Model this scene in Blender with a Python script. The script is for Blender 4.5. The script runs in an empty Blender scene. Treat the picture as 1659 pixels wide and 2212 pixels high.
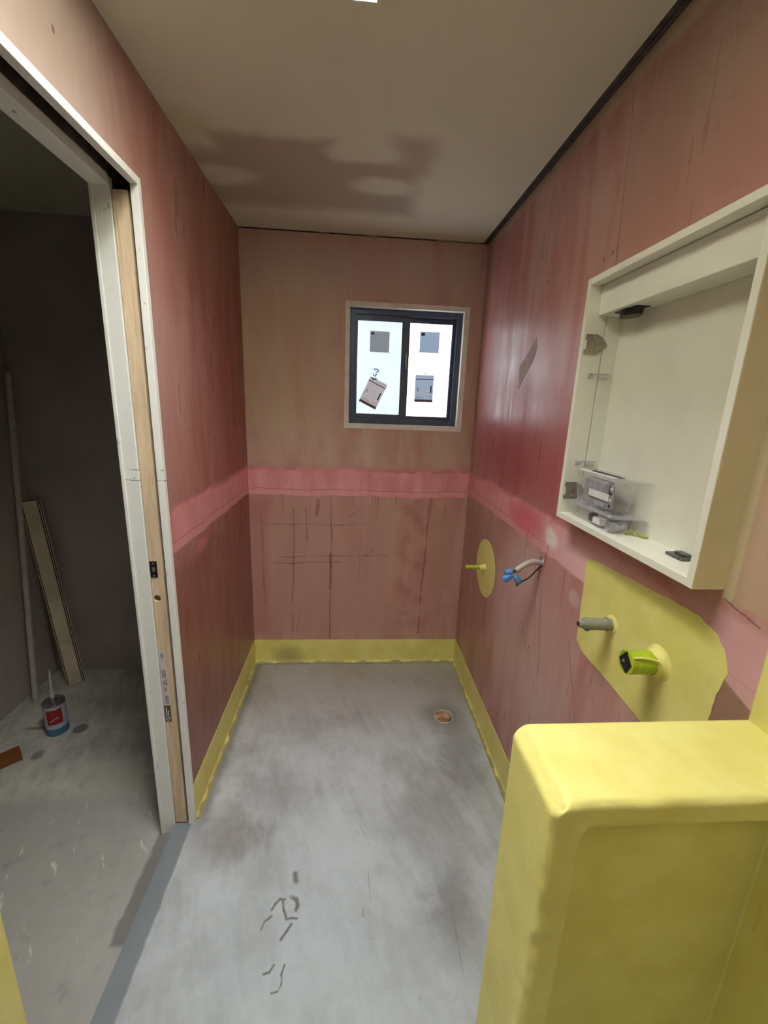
import bpy, bmesh, math, random
from mathutils import Vector, Matrix
random.seed(4)
S = bpy.context.scene
COL = S.collection

# ------------------------------------------------------------------ camera
W, D, H = 1.251, 2.387, 2.4
cd = bpy.data.cameras.new('camera'); cam = bpy.data.objects.new('camera', cd); COL.objects.link(cam)
right = Vector((0.99696, -0.06867, 0.03675)); up = Vector((-0.01904, 0.24269, 0.96992)); fwd = Vector((0.07552, 0.96767, -0.24065))
cam.matrix_world = Matrix(((right.x, up.x, -fwd.x, 0.5797), (right.y, up.y, -fwd.y, 0.0), (right.z, up.z, -fwd.z, 1.5744), (0, 0, 0, 1)))
cd.sensor_fit = 'HORIZONTAL'; cd.sensor_width = 36; cd.lens = 917.46 * 36 / 1659; cd.clip_start = 0.01
S.camera = cam

# ------------------------------------------------------------------ light
SKY_POWER = 46.0          # skylight diffuser
WINDOW_POWER = 5.0       # frosted window panes
world = bpy.data.worlds.new('world'); S.world = world; world.use_nodes = True
world.node_tree.nodes['Background'].inputs[0].default_value = (0.75, 0.87, 1.0, 1)
world.node_tree.nodes['Background'].inputs[1].default_value = 0.5

def area(name, loc, rot, sx, sy, power, col):
    l = bpy.data.lights.new(name, 'AREA'); l.shape = 'RECTANGLE'; l.size = sx; l.size_y = sy; l.energy = power; l.color = col
    o = bpy.data.objects.new(name, l); COL.objects.link(o); o.location = loc; o.rotation_euler = rot
    return o
area('added_rear_fill', (0.62, -0.50, 2.36), (0, 0, 0), 0.5, 0.3, 3.6, (1.0, 0.97, 0.94))  # added fill light behind the camera, not an actual fitting

S.view_settings.view_transform = 'Standard'; S.view_settings.look = 'None'
S.view_settings.exposure = 0.0; S.view_settings.gamma = 1; S.view_settings.use_curve_mapping = False

# ------------------------------------------------------------------ node helper
def lin(r, g, b):
    f = lambda c: (c / 255 / 12.92) if c / 255 <= 0.04045 else ((c / 255 + 0.055) / 1.055) ** 2.4
    return (f(r), f(g), f(b), 1)

class V:
    def __init__(s, g, k): s.g, s.k = g, k
    def _b(s, o, op): return s.g.math(op, s, o)
    def __add__(s, o): return s._b(o, 'ADD')
    def __sub__(s, o): return s._b(o, 'SUBTRACT')
    def __mul__(s, o): return s._b(o, 'MULTIPLY')
    def __rmul__(s, o): return s._b(o, 'MULTIPLY')
    def __radd__(s, o): return s._b(o, 'ADD')
    def __rsub__(s, o): return s.g.math('SUBTRACT', o, s)
    def max(s, o): return s._b(o, 'MAXIMUM')
    def min(s, o): return s._b(o, 'MINIMUM')

class G:
    def __init__(s, name):
        s.m = bpy.data.materials.new(name); s.m.use_nodes = True; s.t = s.m.node_tree; s.t.nodes.clear()
        s.out = s.t.nodes.new('ShaderNodeOutputMaterial')
        s.b = s.t.nodes.new('ShaderNodeBsdfPrincipled'); s.t.links.new(s.b.outputs[0], s.out.inputs[0])
    def put(s, sock, v):
        if isinstance(v, V): s.t.links.new(v.k, sock)
        elif v is not None: sock.default_value = v
    def math(s, op, a, b=None):
        n = s.t.nodes.new('ShaderNodeMath'); n.operation = op; s.put(n.inputs[0], a)
        if b is not None: s.put(n.inputs[1], b)
        return V(s, n.outputs[0])
    def pos(s):
        n = s.t.nodes.new('ShaderNodeNewGeometry'); q = s.t.nodes.new('ShaderNodeSeparateXYZ')
        s.t.links.new(n.outputs['Position'], q.inputs[0]); return [V(s, q.outputs[i]) for i in range(3)]
    def vec(s, x, y, z=0.0):
        n = s.t.nodes.new('ShaderNodeCombineXYZ')
        for i, v in enumerate((x, y, z)): s.put(n.inputs[i], v)
        return V(s, n.outputs[0])
    def noise(s, v, scale, detail=3, rough=0.55, dist=0.0):
        n = s.t.nodes.new('ShaderNodeTexNoise'); s.put(n.inputs['Vector'], v)
        n.inputs['Scale'].default_value = scale; n.inputs['Detail'].default_value = detail
        n.inputs['Roughness'].default_value = rough; n.inputs['Distortion'].default_value = dist
        return V(s, n.outputs[0])
    def sm(s, x, a, b, lo=0.0, hi=1.0):
        n = s.t.nodes.new('ShaderNodeMapRange'); n.interpolation_type = 'SMOOTHSTEP'
        s.put(n.inputs[0], x)
        if a <= b: vals = (a, b, lo, hi)
        else: vals = (b, a, hi, lo)
        for i, v in enumerate(vals): n.inputs[i + 1].default_value = v
        return V(s, n.outputs[0])
    def mix(s, a, b, f):
        n = s.t.nodes.new('ShaderNodeMix'); n.data_type = 'RGBA'
        s.put(n.inputs[0], f); s.put(n.inputs[6], a); s.put(n.inputs[7], b); return V(s, n.outputs[2])
    def bump(s, h, strength=0.3, dist=0.002):
        n = s.t.nodes.new('ShaderNodeBump'); s.put(n.inputs['Height'], h)
        n.inputs['Strength'].default_value = strength; n.inputs['Distance'].default_value = dist
        s.t.links.new(n.outputs[0], s.b.inputs['Normal'])
    def seg(s, u, v, a, b):
        n = s.t.nodes.new('ShaderNodeGroup'); n.node_tree = SEG
        s.put(n.inputs[0], u); s.put(n.inputs[1], v)
        for i, c in enumerate((a[0], a[1], b[0], b[1])): n.inputs[2 + i].default_value = c
        return V(s, n.outputs[0])
    def box(s, u, v, x0, x1, y0, y1, e):      # soft rectangle mask
        cx, cy = (x0 + x1) / 2, (y0 + y1) / 2
        du = s.math('ABSOLUTE', u - cx) - (x1 - x0) / 2; dv = s.math('ABSOLUTE', v - cy) - (y1 - y0) / 2
        return s.sm(du.max(dv), e, -e)
    def blob(s, u, v, cx, cy, rx, ry, e=0.4):
        a = (u - cx) * (1 / rx); b = (v - cy) * (1 / ry)
        return s.sm(s.math('SQRT', a * a + b * b), 1 + e, 1 - e)
    def done(s, col, rough=0.6, metal=0.0, spec=0.5):
        s.put(s.b.inputs['Base Color'], col); s.put(s.b.inputs['Roughness'], rough)
        s.b.inputs['Metallic'].default_value = metal; s.b.inputs['Specular IOR Level'].default_value = spec
        return s.m

def make_seg():
    t = bpy.data.node_groups.new('segment_distance', 'ShaderNodeTree')
    for nm in ('u', 'v', 'ax', 'ay', 'bx', 'by'): t.interface.new_socket(nm, in_out='INPUT', socket_type='NodeSocketFloat')
    t.interface.new_socket('d', in_out='OUTPUT', socket_type='NodeSocketFloat')
    gi = t.nodes.new('NodeGroupInput'); go = t.nodes.new('NodeGroupOutput')
    class T:
        pass
    g = object.__new__(G); g.t = t
    u, v, ax, ay, bx, by = [V(g, gi.outputs[i]) for i in range(6)]
    dx, dy = bx - ax, by - ay; pu, pv = u - ax, v - ay
    tt = g.math('DIVIDE', pu * dx + pv * dy, dx * dx + dy * dy).max(0.0).min(1.0)
    ex, ey = pu - tt * dx, pv - tt * dy
    t.links.new(g.math('SQRT', ex * ex + ey * ey).k, go.inputs[0])
    return t
SEG = make_seg()

def plain(name, rgb, rough=0.5, metal=0.0, var=0.08, scale=30, bump=0.0, spec=0.5):
    g = G(name); x, y, z = g.pos(); c = lin(*rgb)
    n = g.noise(g.vec(x, y, z), scale, 4)
    dark = tuple(k * (1 - var * 2) for k in c[:3]) + (1,); lite = tuple(min(1, k * (1 + var)) for k in c[:3]) + (1,)
    if bump: g.bump(n, bump, 0.002)
    return g.done(g.mix(dark, lite, g.sm(n, 0.3, 0.7)), rough, metal, spec)

def glass(name, rgb, alpha=0.25, rough=0.08):
    g = G(name); g.b.inputs['Alpha'].default_value = alpha
    x, y, z = g.pos(); n = g.noise(g.vec(x, y, z), 60, 3); g.bump(n, 0.35, 0.002)
    g.put(g.b.inputs['Alpha'], g.sm(n, 0.35, 0.7, alpha * 0.6, alpha * 1.5))
    return g.done(lin(*rgb), rough)

# ------------------------------------------------------------------ wall finishes
def yellow_col(g, x, y, z):
    n = g.noise(g.vec(x, y, z), 9, 4)
    return g.mix(lin(224, 216, 122), lin(234, 228, 142), g.sm(n, 0.3, 0.7))

def pink_wall(name, side):
    g = G(name); x, y, z = g.pos()
    u = x if side == 'back' else y
    v = z
    so = {'left': 3.1, 'back': 11.7, 'right': 23.3}[side]
    big = g.noise(g.vec(u * 1.8, v * 1.0, so), 1.6, 3)
    st = g.noise(g.vec(u * 4.5, v * 0.9, so), 1.9, 4, 0.55, 0.5)
    fine = g.noise(g.vec(u * 45.0, v * 5.0, so), 1.2, 4)
    grain = g.noise(g.vec(x, y, z), 90, 3)
    mot = g.noise(g.vec(u, v, so), 7, 4)
    if side == 'back':
        ca, cb, cc = lin(204, 176, 158), lin(192, 150, 138), lin(180, 126, 120)
    elif side == 'left':
        ca, cb, cc = lin(178, 132, 122), lin(164, 102, 94), lin(152, 74, 72)
    else:
        ca, cb, cc = lin(190, 150, 142), lin(176, 116, 112), lin(162, 84, 88)
    c = g.mix(ca, cb, g.sm(st + big * 0.5, 0.58, 0.95))
    c = g.mix(c, cc, g.sm(mot * 0.6 + st * 0.5 + fine * 0.12, 0.60, 0.92) * 0.7)
    c = g.mix(c, lin(206, 166, 156), g.sm(fine + st * 0.4, 0.72, 1.05) * 0.22)
    if side == 'left':
        # redder wash towards the back corner, paler patch by the doorway
        c = g.mix(c, lin(132, 34, 36), g.blob(u, v, 2.22, 1.62, 0.42, 0.75, 0.7) * 0.75)
        c = g.mix(c, lin(160, 112, 90), g.blob(u, v, 2.05, 2.35, 0.5, 0.30, 0.6) * 0.7)
        c = g.mix(c, lin(188, 142, 134), g.blob(u, v, 1.42, 1.62, 0.14, 0.45, 0.6) * 0.6)
        c = g.mix(c, lin(150, 134, 126), g.sm(y, 1.5, 1.05) * 0.92)  # doorway end toned down in colour to offset the strong skylight
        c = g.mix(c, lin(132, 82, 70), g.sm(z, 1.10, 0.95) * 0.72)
    if side == 'back':
        c = g.mix(c, lin(198, 172, 142), g.blob(u, v, 0.15, 1.9, 0.30, 0.55, 0.6) * 0.6)
        c = g.mix(c, lin(200, 178, 168), g.blob(u, v, 0.6, 2.25, 0.7, 0.14, 0.6) * 0.6)
        c = g.mix(c, lin(176, 150, 136), g.box(u, v, 0.12, 0.80, 0.2, 1.04, 0.08) * 0.6)
        c = g.mix(c, lin(160, 100, 92), g.box(u, v, 0.86, 1.03, 0.25, 1.03, 0.05) * g.sm(mot, 0.3, 0.7) * 0.75)
        c = g.mix(c, lin(170, 116, 114), g.box(u, v, 0.0, 0.10, 0.2, 1.03, 0.03) * 0.6)
        c = g.mix(c, lin(180, 150, 130), g.box(u, v, 1.05, 1.19, 0.5, 1.02, 0.02) * 0.6)
        c = g.mix(c, lin(176, 110, 104), g.sm(v, 1.30, 1.18) * 0.4)
    if side == 'right':
        c = g.mix(c, lin(150, 48, 60), g.blob(u, v, 1.78, 1.42, 0.60, 0.24, 0.7) * 0.8)
        c = g.mix(c, lin(208, 178, 174), g.blob(u, v, 1.45, 0.75, 0.35, 0.36, 0.5) * 0.55)
        c = g.mix(c, lin(164, 124, 106), g.box(u, v, 1.82, 2.40, 0.1, 1.08, 0.10) * 0.65)
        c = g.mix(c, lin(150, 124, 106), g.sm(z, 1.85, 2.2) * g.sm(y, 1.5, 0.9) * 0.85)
        c = g.mix(c, lin(156, 112, 98), g.blob(u, v, 0.85, 2.0, 0.4, 0.14, 0.7) * 0.7)
        # bare beige board next to the cabinet
        bare = g.box(u, v + (mot - 0.5) * 0.02, -2.0, 0.655, 1.262, 2.2, 0.006)
        c = g.mix(c, g.mix(lin(176, 148, 130), lin(188, 160, 138), mot), bare)
        c = g.mix(c, lin(206, 196, 160), g.sm(g.seg(u, v, (0.655, 1.27), (0.655, 2.1)), 0.016, 0.006) * 0.75)
        # plaster left pale under the ceiling gap
        c = g.mix(c, lin(182, 166, 134), g.sm(z + (mot - 0.5) * 0.05, 2.345, 2.375) * 0.7)
    # the pink membrane band over the sheet joint
    wob = (g.noise(g.vec(u * 1.0, so, 0.0), 5.0, 3) - 0.5) * 0.035 + (fine - 0.5) * 0.012
    vb = v + wob
    lo, hi = {'left': (1.075, 1.238), 'back': (1.068, 1.240), 'right': (1.098, 1.246)}[side]
    m = g.sm(vb, lo, lo + 0.007) * g.sm(vb, hi, hi - 0.022)
    band = g.mix(lin(210, 130, 136), lin(236, 166, 170), g.sm(st + mot * 0.6, 0.5, 1.05))
    band = g.mix(band, lin(196, 88, 104), g.sm(fine + mot * 0.6, 0.85, 1.15) * 0.5)
    band = g.mix(band, lin(222, 164, 164), g.sm(g.math('ABSOLUTE', vb - (lo + 0.020)), 0.014, 0.008) * 0.6)
    band = g.mix(band, lin(170, 78, 86), g.sm(g.math('ABSOLUTE', vb - (lo + 0.038)), 0.003, 0.001) * 0.6)
    band = g.mix(band, lin(176, 110, 104), g.sm(vb, hi - 0.035, hi - 0.020) * g.sm(mot, 0.4, 0.6) * 0.7)
    if side == 'right':
        band = g.mix(band, lin(240, 200, 204), g.blob(u, v, 1.05, 1.16, 0.35, 0.06, 0.6) * 0.75)
        band = g.mix(band, lin(200, 164, 168), g.sm(y, 0.80, 0.70) * 0.7)
        band = g.mix(band, lin(250, 238, 232), g.blob(u + (fine - 0.5) * 0.09, v + (mot - 0.5) * 0.05, 1.325, 1.165, 0.045, 0.034, 0.35))
        band = g.mix(band, lin(206, 60, 98), g.blob(u, v, 1.55, 1.17, 0.16, 0.05, 0.5) * 0.6)
    c = g.mix(c, band, m * 0.93)
    # red runs hanging below the band
    runs = g.sm(g.noise(g.vec(u * 34.0, v * 1.2, so + 5), 1.2, 2), 0.60, 0.70) * g.sm(v, lo - 0.20, lo) * g.sm(v, lo + 0.01, lo)
    c = g.mix(c, lin(150, 52, 58), runs * 0.55)
    # scratches and pencil lines
    wx = (grain - 0.5) * 0.007 + (big - 0.5) * 0.05; wy = (mot - 0.5) * 0.03
    def line(a, b, w, col, k):
        nonlocal c
        c = g.mix(c, col, g.sm(g.seg(u + wx, v + wy, a, b), w * 1.5, w * 0.1) * g.sm(mot + (grain - 0.5) * 0.5, 0.30, 0.55) * k * 0.85)
    dk = lin(74, 36, 34)
    if side == 'back':
        line((0.462, 1.06), (0.457, 0.17), 0.0045, dk, 0.75); line((0.457, 0.72), (0.457, 0.50), 0.009, dk, 0.7)
        line((0.245, 1.04), (0.228, 0.17), 0.0045, dk, 0.6); line((0.31, 1.0), (0.315, 0.80), 0.004, dk, 0.6)
        line((0.03, 0.895), (0.66, 0.90), 0.004, dk, 0.55); line((0.12, 0.66), (0.52, 0.67), 0.004, dk, 0.55)
        line((0.17, 0.70), (0.80, 0.715), 0.004, dk, 0.5); line((0.64, 1.02), (0.63, 0.55), 0.003, dk, 0.4)
        line((0.55, 0.94), (0.62, 0.99), 0.003, dk, 0.5); line((0.64, 0.68), (0.72, 0.76), 0.003, dk, 0.5)
        line((0.25, 0.19), (0.28, 0.36), 0.003, dk, 0.5); line((1.03, 1.02), (1.005, 0.2), 0.006, lin(122, 40, 42), 0.8)
        line((0.39, 1.04), (0.375, 0.96), 0.010, lin(140, 60, 60), 0.8)
        line((0.07, 0.3), (0.07, 0.95), 0.008, lin(120, 58, 66), 0.5)
    if side == 'right':
        line((1.22, 2.36), (1.175, 1.93), 0.0025, dk, 0.8); line((1.36, 1.02), (1.28, 0.60), 0.010, lin(150, 68, 76), 0.4)
        line((1.42, 1.03), (1.33, 0.70), 0.008, lin(150, 68, 76), 0.4); line((1.34, 1.13), (1.36, 1.04), 0.006, lin(196, 40, 70), 0.8)
        line((1.13, 0.90), (0.98, 0.56), 0.003, dk, 0.7); line((1.12, 0.62), (1.02, 0.50), 0.003, dk, 0.6)
        line((1.62, 1.36), (1.86, 1.37), 0.003, dk, 0.7); line((1.47, 0.78), (1.30, 0.60), 0.003, dk, 0.6)
        line((0.66, 1.262), (0.58, 1.245), 0.0022, lin(60, 40, 34), 0.8)
        line((1.50, 1.06), (1.52, 0.92), 0.012, lin(214, 176, 166), 0.7); line((1.62, 1.02), (1.65, 0.86), 0.006, lin(222, 186, 176), 0.7)
        for a in ((1.245, 1.985), (1.205, 1.99), (1.225, 1.945), (1.20, 1.94), (1.60, 2.02), (1.62, 1.36), (1.38, 0.72)):
            c = g.mix(c, dk, g.sm(g.seg(u, v, a, (a[0] + .002, a[1])), 0.006, 0.003) * 0.75)
        c = g.mix(c, lin(96, 52, 36), g.sm(g.seg(u, v, (0.598, 1.36), (0.5985, 1.36)), 0.006, 0.003))
        c = g.mix(c, lin(214, 188, 186), g.blob(u + (fine - .5) * .04, v, 1.135, 1.035, 0.03, 0.025, 0.4) * 0.6)
        # darker bare board low down by the nib
        tri = g.sm(v, 1.128, 1.120) * g.sm(y, 0.640, 0.634) * g.sm(v + (y - 0.565) * -0.35, 1.105, 1.100)
        c = g.mix(c, lin(150, 116, 96), tri)
        yz = g.sm(y + (mot - 0.5) * 0.006, 0.566, 0.562) * g.sm(z, 1.225, 1.215)
        c = g.mix(c, yellow_col(g, x, y, z), yz)
    if side == 'left':
        line((1.36, 0.72), (1.42, 0.80), 0.003, dk, 0.6); line((1.75, 1.45), (1.80, 1.44), 0.004, dk, 0.6)
        line((1.45, 2.12), (1.47, 1.2), 0.004, lin(140, 80, 80), 0.4); line((1.55, 1.47), (2.0, 1.50), 0.004, dk, 0.3)
        line((1.352, 1.0), (1.352, 2.13), 0.010, lin(150, 70, 78), 0.6)
        c = g.mix(c, lin(206, 128, 134), g.blob(u, v + (fine - .5) * .05, 1.62, 1.03, 0.06, 0.025, 0.5) * 0.7)
        c = g.mix(c, dk, g.sm(g.seg(u, v, (1.04, 2.24), (1.04, 2.245)), 0.006, 0.003) * 0.8)
        yz = g.sm(y, 0.60, 0.59) * g.sm(z, 1.225, 1.215)
        c = g.mix(c, yellow_col(g, x, y, z), yz)
    rg = g.sm(st * 0.6 + fine * 0.5, 0.35, 0.8, 0.26 if side != 'back' else 0.5, 0.50 if side != 'back' else 0.7)
    g.bump(fine * 0.6 + st * 0.8 + grain * 0.25 + m * 0.8, 0.30, 0.0016)
    return g.done(c, rg, 0, 0.5)

def ceiling_mat():
    g = G('ceiling_plaster'); x, y, z = g.pos()
    n = g.noise(g.vec(x, y, 0.0), 4.0, 4); n2 = g.noise(g.vec(x, y, 4.0), 9.0, 3)
    c = g.mix(lin(216, 211, 188), lin(224, 219, 196), n)
    wu = x + (n - 0.5) * 0.10; wv = y + (n2 - 0.5) * 0.05
    m = g.box(wu, wv, -0.10, 0.81, 1.72, 2.13, 0.06)
    m = m.max(g.box(wu, wv, 0.10, 0.50, 1.63, 1.80, 0.035))
    m = m.max(g.box(wu, wv, 0.70, 0.83, 1.58, 1.80, 0.05) * 0.8)
    m = m * (1.0 - g.blob(wu, wv, 0.68, 1.90, 0.125, 0.065, 0.4) * 0.9) * (1.0 - g.blob(wu, wv, 0.06, 1.90, 0.13, 0.07, 0.4) * 0.8)
    m = m * (1.0 - g.blob(wu, wv, 0.60, 1.69, 0.12, 0.05, 0.5))
    c = g.mix(c, lin(178, 164, 144), m)
    c = g.mix(c, lin(196, 188, 140), g.blob(x, y, 0.04, 1.60, 0.09, 0.08, 0.6) * 0.5)
    g.bump(n2, 0.12, 0.003)
    return g.done(c, 0.8)

def floor_mat(name, side):
    g = G(name); x, y, z = g.pos()
    n1 = g.noise(g.vec(x, y, 0.0), 2.6, 5, 0.6); n2 = g.noise(g.vec(x, y, 3.0), 14, 5, 0.65); n3 = g.noise(g.vec(x, y, 7.0), 90, 3)
    n4 = g.noise(g.vec(x * 3.2 + y, y * 1.0, 9.0), 6, 5, 0.7)
    if side == 'bath':
        c = g.mix(lin(150, 151, 150), lin(192, 200, 203), g.sm(n1 * 0.7 + n4 * 0.3, 0.34, 0.62))
        c = g.mix(c, lin(168, 184, 190), g.blob(x, y, 0.55, 0.85, 0.5, 0.45, 0.8) * 0.45)
        c = g.mix(c, lin(142, 138, 132), g.sm(n2 * 0.6 + n4 * 0.5, 0.58, 0.80) * 0.45)
        c = g.mix(c, lin(150, 138, 122), g.sm(y + (n1 - 0.5) * 0.5, 1.55, 2.25) * 0.62)  # back of the floor painted darker and warmer, mostly for the dimmer light there
        c = g.mix(c, lin(86, 80, 76), g.blob(x + (n2 - .5) * .06, y, 1.08, 1.89, 0.10, 0.09, 0.8) * 0.6)
        c = g.mix(c, lin(96, 92, 90), g.blob(x + (n2 - .5) * .2, y, 1.13, 1.65, 0.10, 0.20, 0.6) * 0.50)
        c = g.mix(c, lin(108, 104, 102), g.blob(x + (n2 - .5) * .15, y, 0.93, 1.02, 0.07, 0.10, 0.8) * 0.6)
        c = g.mix(c, lin(120, 108, 98), g.blob(x + (n4 - .5) * .3, y + (n2 - .5) * .2, 0.14, 1.28, 0.10, 0.10, 0.8) * 0.55)
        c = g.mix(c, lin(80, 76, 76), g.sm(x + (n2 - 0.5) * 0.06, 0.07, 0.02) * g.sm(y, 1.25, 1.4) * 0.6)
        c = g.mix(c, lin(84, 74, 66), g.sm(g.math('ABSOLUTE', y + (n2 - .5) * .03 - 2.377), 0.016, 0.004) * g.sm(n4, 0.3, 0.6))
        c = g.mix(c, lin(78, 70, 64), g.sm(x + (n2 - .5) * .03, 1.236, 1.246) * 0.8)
        # sliding door track strip
        c = g.mix(c, lin(112, 120, 126), g.sm(x + (n2 - 0.5) * 0.02, -0.004, -0.012) * g.sm(y, 1.36, 1.33) * 0.85)
        h = n3 * 0.3 + n2 * 0.5 + n4 * 0.5
        prints = [((0.3485, 1.031), (0.3562, 1.0463), 0.0035), ((0.3562, 1.0463), (0.3697, 1.0605), 0.0035), ((0.3697, 1.0605), (0.3849, 1.0582), 0.0035), ((0.3798, 1.0531), (0.3865, 1.0293), 0.0035), ((0.3865, 1.0293), (0.3996, 1.0085), 0.0035), ((0.4047, 1.0654), (0.4226, 1.0566), 0.006), ((0.4226, 1.0566), (0.43, 1.0403), 0.006), ((0.43, 1.0403), (0.4264, 1.0275), 0.006), ((0.3993, 1.0025), (0.4149, 1.0053), 0.003), ((0.4149, 1.0053), (0.4313, 1.003), 0.003), ((0.4168, 0.988), (0.4051, 0.9718), 0.004), ((0.4051, 0.9718), (0.3907, 0.9505), 0.004), ((0.4085, 1.1363), (0.416, 1.1125), 0.008), ((0.3797, 0.8899), (0.3711, 0.8747), 0.003), ((0.3711, 0.8747), (0.3563, 0.8714), 0.003), ((0.4112, 0.8892), (0.4051, 0.869), 0.0025), ((0.4051, 0.869), (0.4076, 0.847), 0.0025), ((0.4076, 0.847), (0.3976, 0.8321), 0.0025), ((0.3976, 0.8321), (0.3832, 0.8291), 0.0025), ((0.3317, 0.9992), (0.3518, 1.0131), 0.003), ((0.326, 0.9778), (0.3303, 0.992), 0.002)]
        for a, b, w in prints:
            d = g.seg(x + (n2 - .5) * 0.012, y, a, b); mk = g.sm(d, w * 1.7, w * 0.2) * g.sm(n2, 0.25, 0.48)
            c = g.mix(c, lin(112, 114, 114), mk * 1.0); h = h - mk * 2.0
        for a, b, w in (((0.62, 1.33), (0.67, 1.22), .002), ((0.66, 1.15), (0.665, 1.03), .002), ((0.79, 0.80), (0.792, 0.80), .008), ((0.67, 0.94), (0.672, 0.94), .004),
                        ((0.64, 1.0), (0.641, 1.02), .006), ((0.93, 1.03), (0.925, 0.85), .004), ((0.44, 1.23), (0.445, 1.22), .005), ((1.13, 2.02), (1.133, 2.02), .007)):
            d = g.seg(x + (n2 - .5) * 0.012, y, a, b); c = g.mix(c, lin(118, 118, 118), g.sm(d, w * 1.2, 0.0) * g.sm(n2, 0.35, 0.55) * 0.6)
    else:
        c = g.mix(lin(158, 158, 150), lin(208, 208, 198), g.sm(n1 * 0.6 + n4 * 0.4, 0.36, 0.60))
        n5 = g.noise(g.vec(x * 5 + y * 3.2, (y - x) * 1.0, 2.0), 5, 5, 0.65)
        near = g.sm(y - x * 0.25, 1.72, 1.62)
        c = g.mix(c, lin(160, 160, 154), near * 0.8)  # near part darkened in colour, painting the shade edge of the doorway light
        c = g.mix(c, lin(222, 222, 214), g.sm(n5, 0.62, 0.70) * near * 0.7)
        c = g.mix(c, lin(86, 84, 84), g.box(x + (n2 - .5) * .03, y, -0.13, -0.075, 0.98, 1.36, 0.008) * 0.65)
        c = g.mix(c, lin(190, 188, 172), g.box(x, y + (n5 - .5) * .1, -0.62, -0.20, 1.50, 1.66, 0.04) * 0.6)
        c = g.mix(c, lin(88, 96, 100), g.blob(x, y, -0.750, 1.893, 0.034, 0.032, 0.25) * 0.85)
        c = g.mix(c, lin(84, 78, 70), g.blob(x + (n2 - .5) * .05, y, -0.84, 1.73, 0.022, 0.03, 0.4) * 0.7)
        c = g.mix(c, lin(84, 74, 66), g.blob(x + (n2 - .5) * .05, y, -0.96, 1.90, 0.05, 0.012, 0.4) * 0.6)
        c = g.mix(c, lin(110, 108, 104), g.sm(n2 * 0.6 + n4 * 0.5, 0.56, 0.80) * 0.55)
        h = n3 * 0.3 + n2 * 0.5 + n5 * 0.4
    g.bump(h, 0.35, 0.003)
    return g.done(c, g.sm(n1, 0.3, 0.7, 0.55, 0.8))

def yellow_mat(name, strength=0.25):
    g = G(name); x, y, z = g.pos()
    n = g.noise(g.vec(x, y, z), 30, 5, 0.6); n2 = g.noise(g.vec(x, y, z), 120, 3)
    g.bump(n + n2 * 0.3, strength, 0.003)
    return g.done(yellow_col(g, x, y, z), 0.5)

def yellow_base_mat():
    g = G('yellow_membrane_skirting'); x, y, z = g.pos()
    n = g.noise(g.vec(x, y, z), 14, 4); n2 = g.noise(g.vec(x, y, z), 70, 3)
    c = yellow_col(g, x, y, z)
    c = g.mix(c, lin(120, 112, 84), g.sm(z + (n - 0.5) * 0.03, 0.012, 0.004) * 0.8)
    c = g.mix(c, lin(150, 140, 86), g.blob(x + (n2 - .5) * .05, z, 0.20, 0.05, 0.08, 0.06, 0.7) * g.sm(y, 2.3, 2.36) * 0.6)
    c = g.mix(c, lin(40, 34, 26), g.sm(g.seg(x, z, (1.142, 0.055), (1.143, 0.055)), 0.004, 0.002) * g.sm(y, 2.3, 2.36))
    g.bump(n + n2 * 0.3, 0.25, 0.003)
    return g.done(c, 0.5)

def wood(name, rgb, axis='z', rough=0.55):
    g = G(name); x, y, z = g.pos()
    vv = g.vec(x * 12.0, y * 12.0, z * 0.9) if axis == 'z' else g.vec(x * 3.0, y * 3.0, z * 3.0)
    n = g.noise(vv, 6, 5, 0.6, 0.8); n2 = g.noise(vv, 30, 3)
    c = lin(*rgb); dk = tuple(k * 0.72 for k in c[:3]) + (1,)
    c = g.mix(dk, c, g.sm(n * 0.8 + n2 * 0.3, 0.35, 0.75))
    g.bump(n2, 0.15, 0.001)
    return g.done(c, rough)

def white_jamb():
    g = G('primed_white_jamb'); x, y, z = g.pos()
    n = g.noise(g.vec(x, y, z), 26, 4); n2 = g.noise(g.vec(x * 30, y * 30, z * 2), 3, 3)
    c = g.mix(lin(240, 242, 238), lin(250, 251, 247), n)
    c = g.mix(c, lin(150, 146, 136), g.sm(n + n2 * 0.4, 0.86, 0.98) * 0.7)
    for zz in (1.372, 1.34): c = g.mix(c, lin(150, 148, 138), g.sm(g.math('ABSOLUTE', z + n * 0.02 - zz), 0.003, 0.001) * g.sm(n, 0.45, 0.6) * 0.8)
    g.bump(n, 0.1, 0.001)
    return g.done(c, 0.5)

M = {}
M['left'] = pink_wall('pink_wash_left', 'left'); M['back'] = pink_wall('pink_wash_back', 'back'); M['right'] = pink_wall('pink_wash_right', 'right')
M['ceil'] = ceiling_mat(); M['floor'] = floor_mat('screeded_concrete', 'bath'); M['floor2'] = floor_mat('dusty_concrete', 'hall')
M['yellow'] = yellow_mat('yellow_membrane', 0.3); M['ypatch'] = yellow_mat('yellow_membrane_patch', 0.2); M['ybase'] = yellow_base_mat()
M['dim'] = plain('grey_brown_plaster', (182, 170, 166), 0.8, var=0.06, scale=3, bump=0.1)
M['jamb'] = white_jamb(); M['pine'] = wood('pine_door_edge', (232, 208, 174))
M['melamine'] = plain('white_melamine', (238, 238, 224), 0.35, var=0.02, scale=8)
M['cream'] = plain('cream_edge', (226, 216, 174), 0.45, var=0.03, scale=8)
M['dark'] = plain('dark_gap', (84, 72, 68), 0.9, var=0.2)
M['alu'] = plain('dark_aluminium', (76, 86, 108), 0.4, 0.3, var=0.05)
M['reveal'] = plain('cream_reveal', (240, 236, 228), 0.6, var=0.05, scale=20, bump=0.1)
M['black'] = plain('black_plastic', (26, 27, 30), 0.4, var=0.1)
M['steel'] = plain('nickel', (168, 158, 144), 0.3, 0.6, var=0.1, scale=80)
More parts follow.
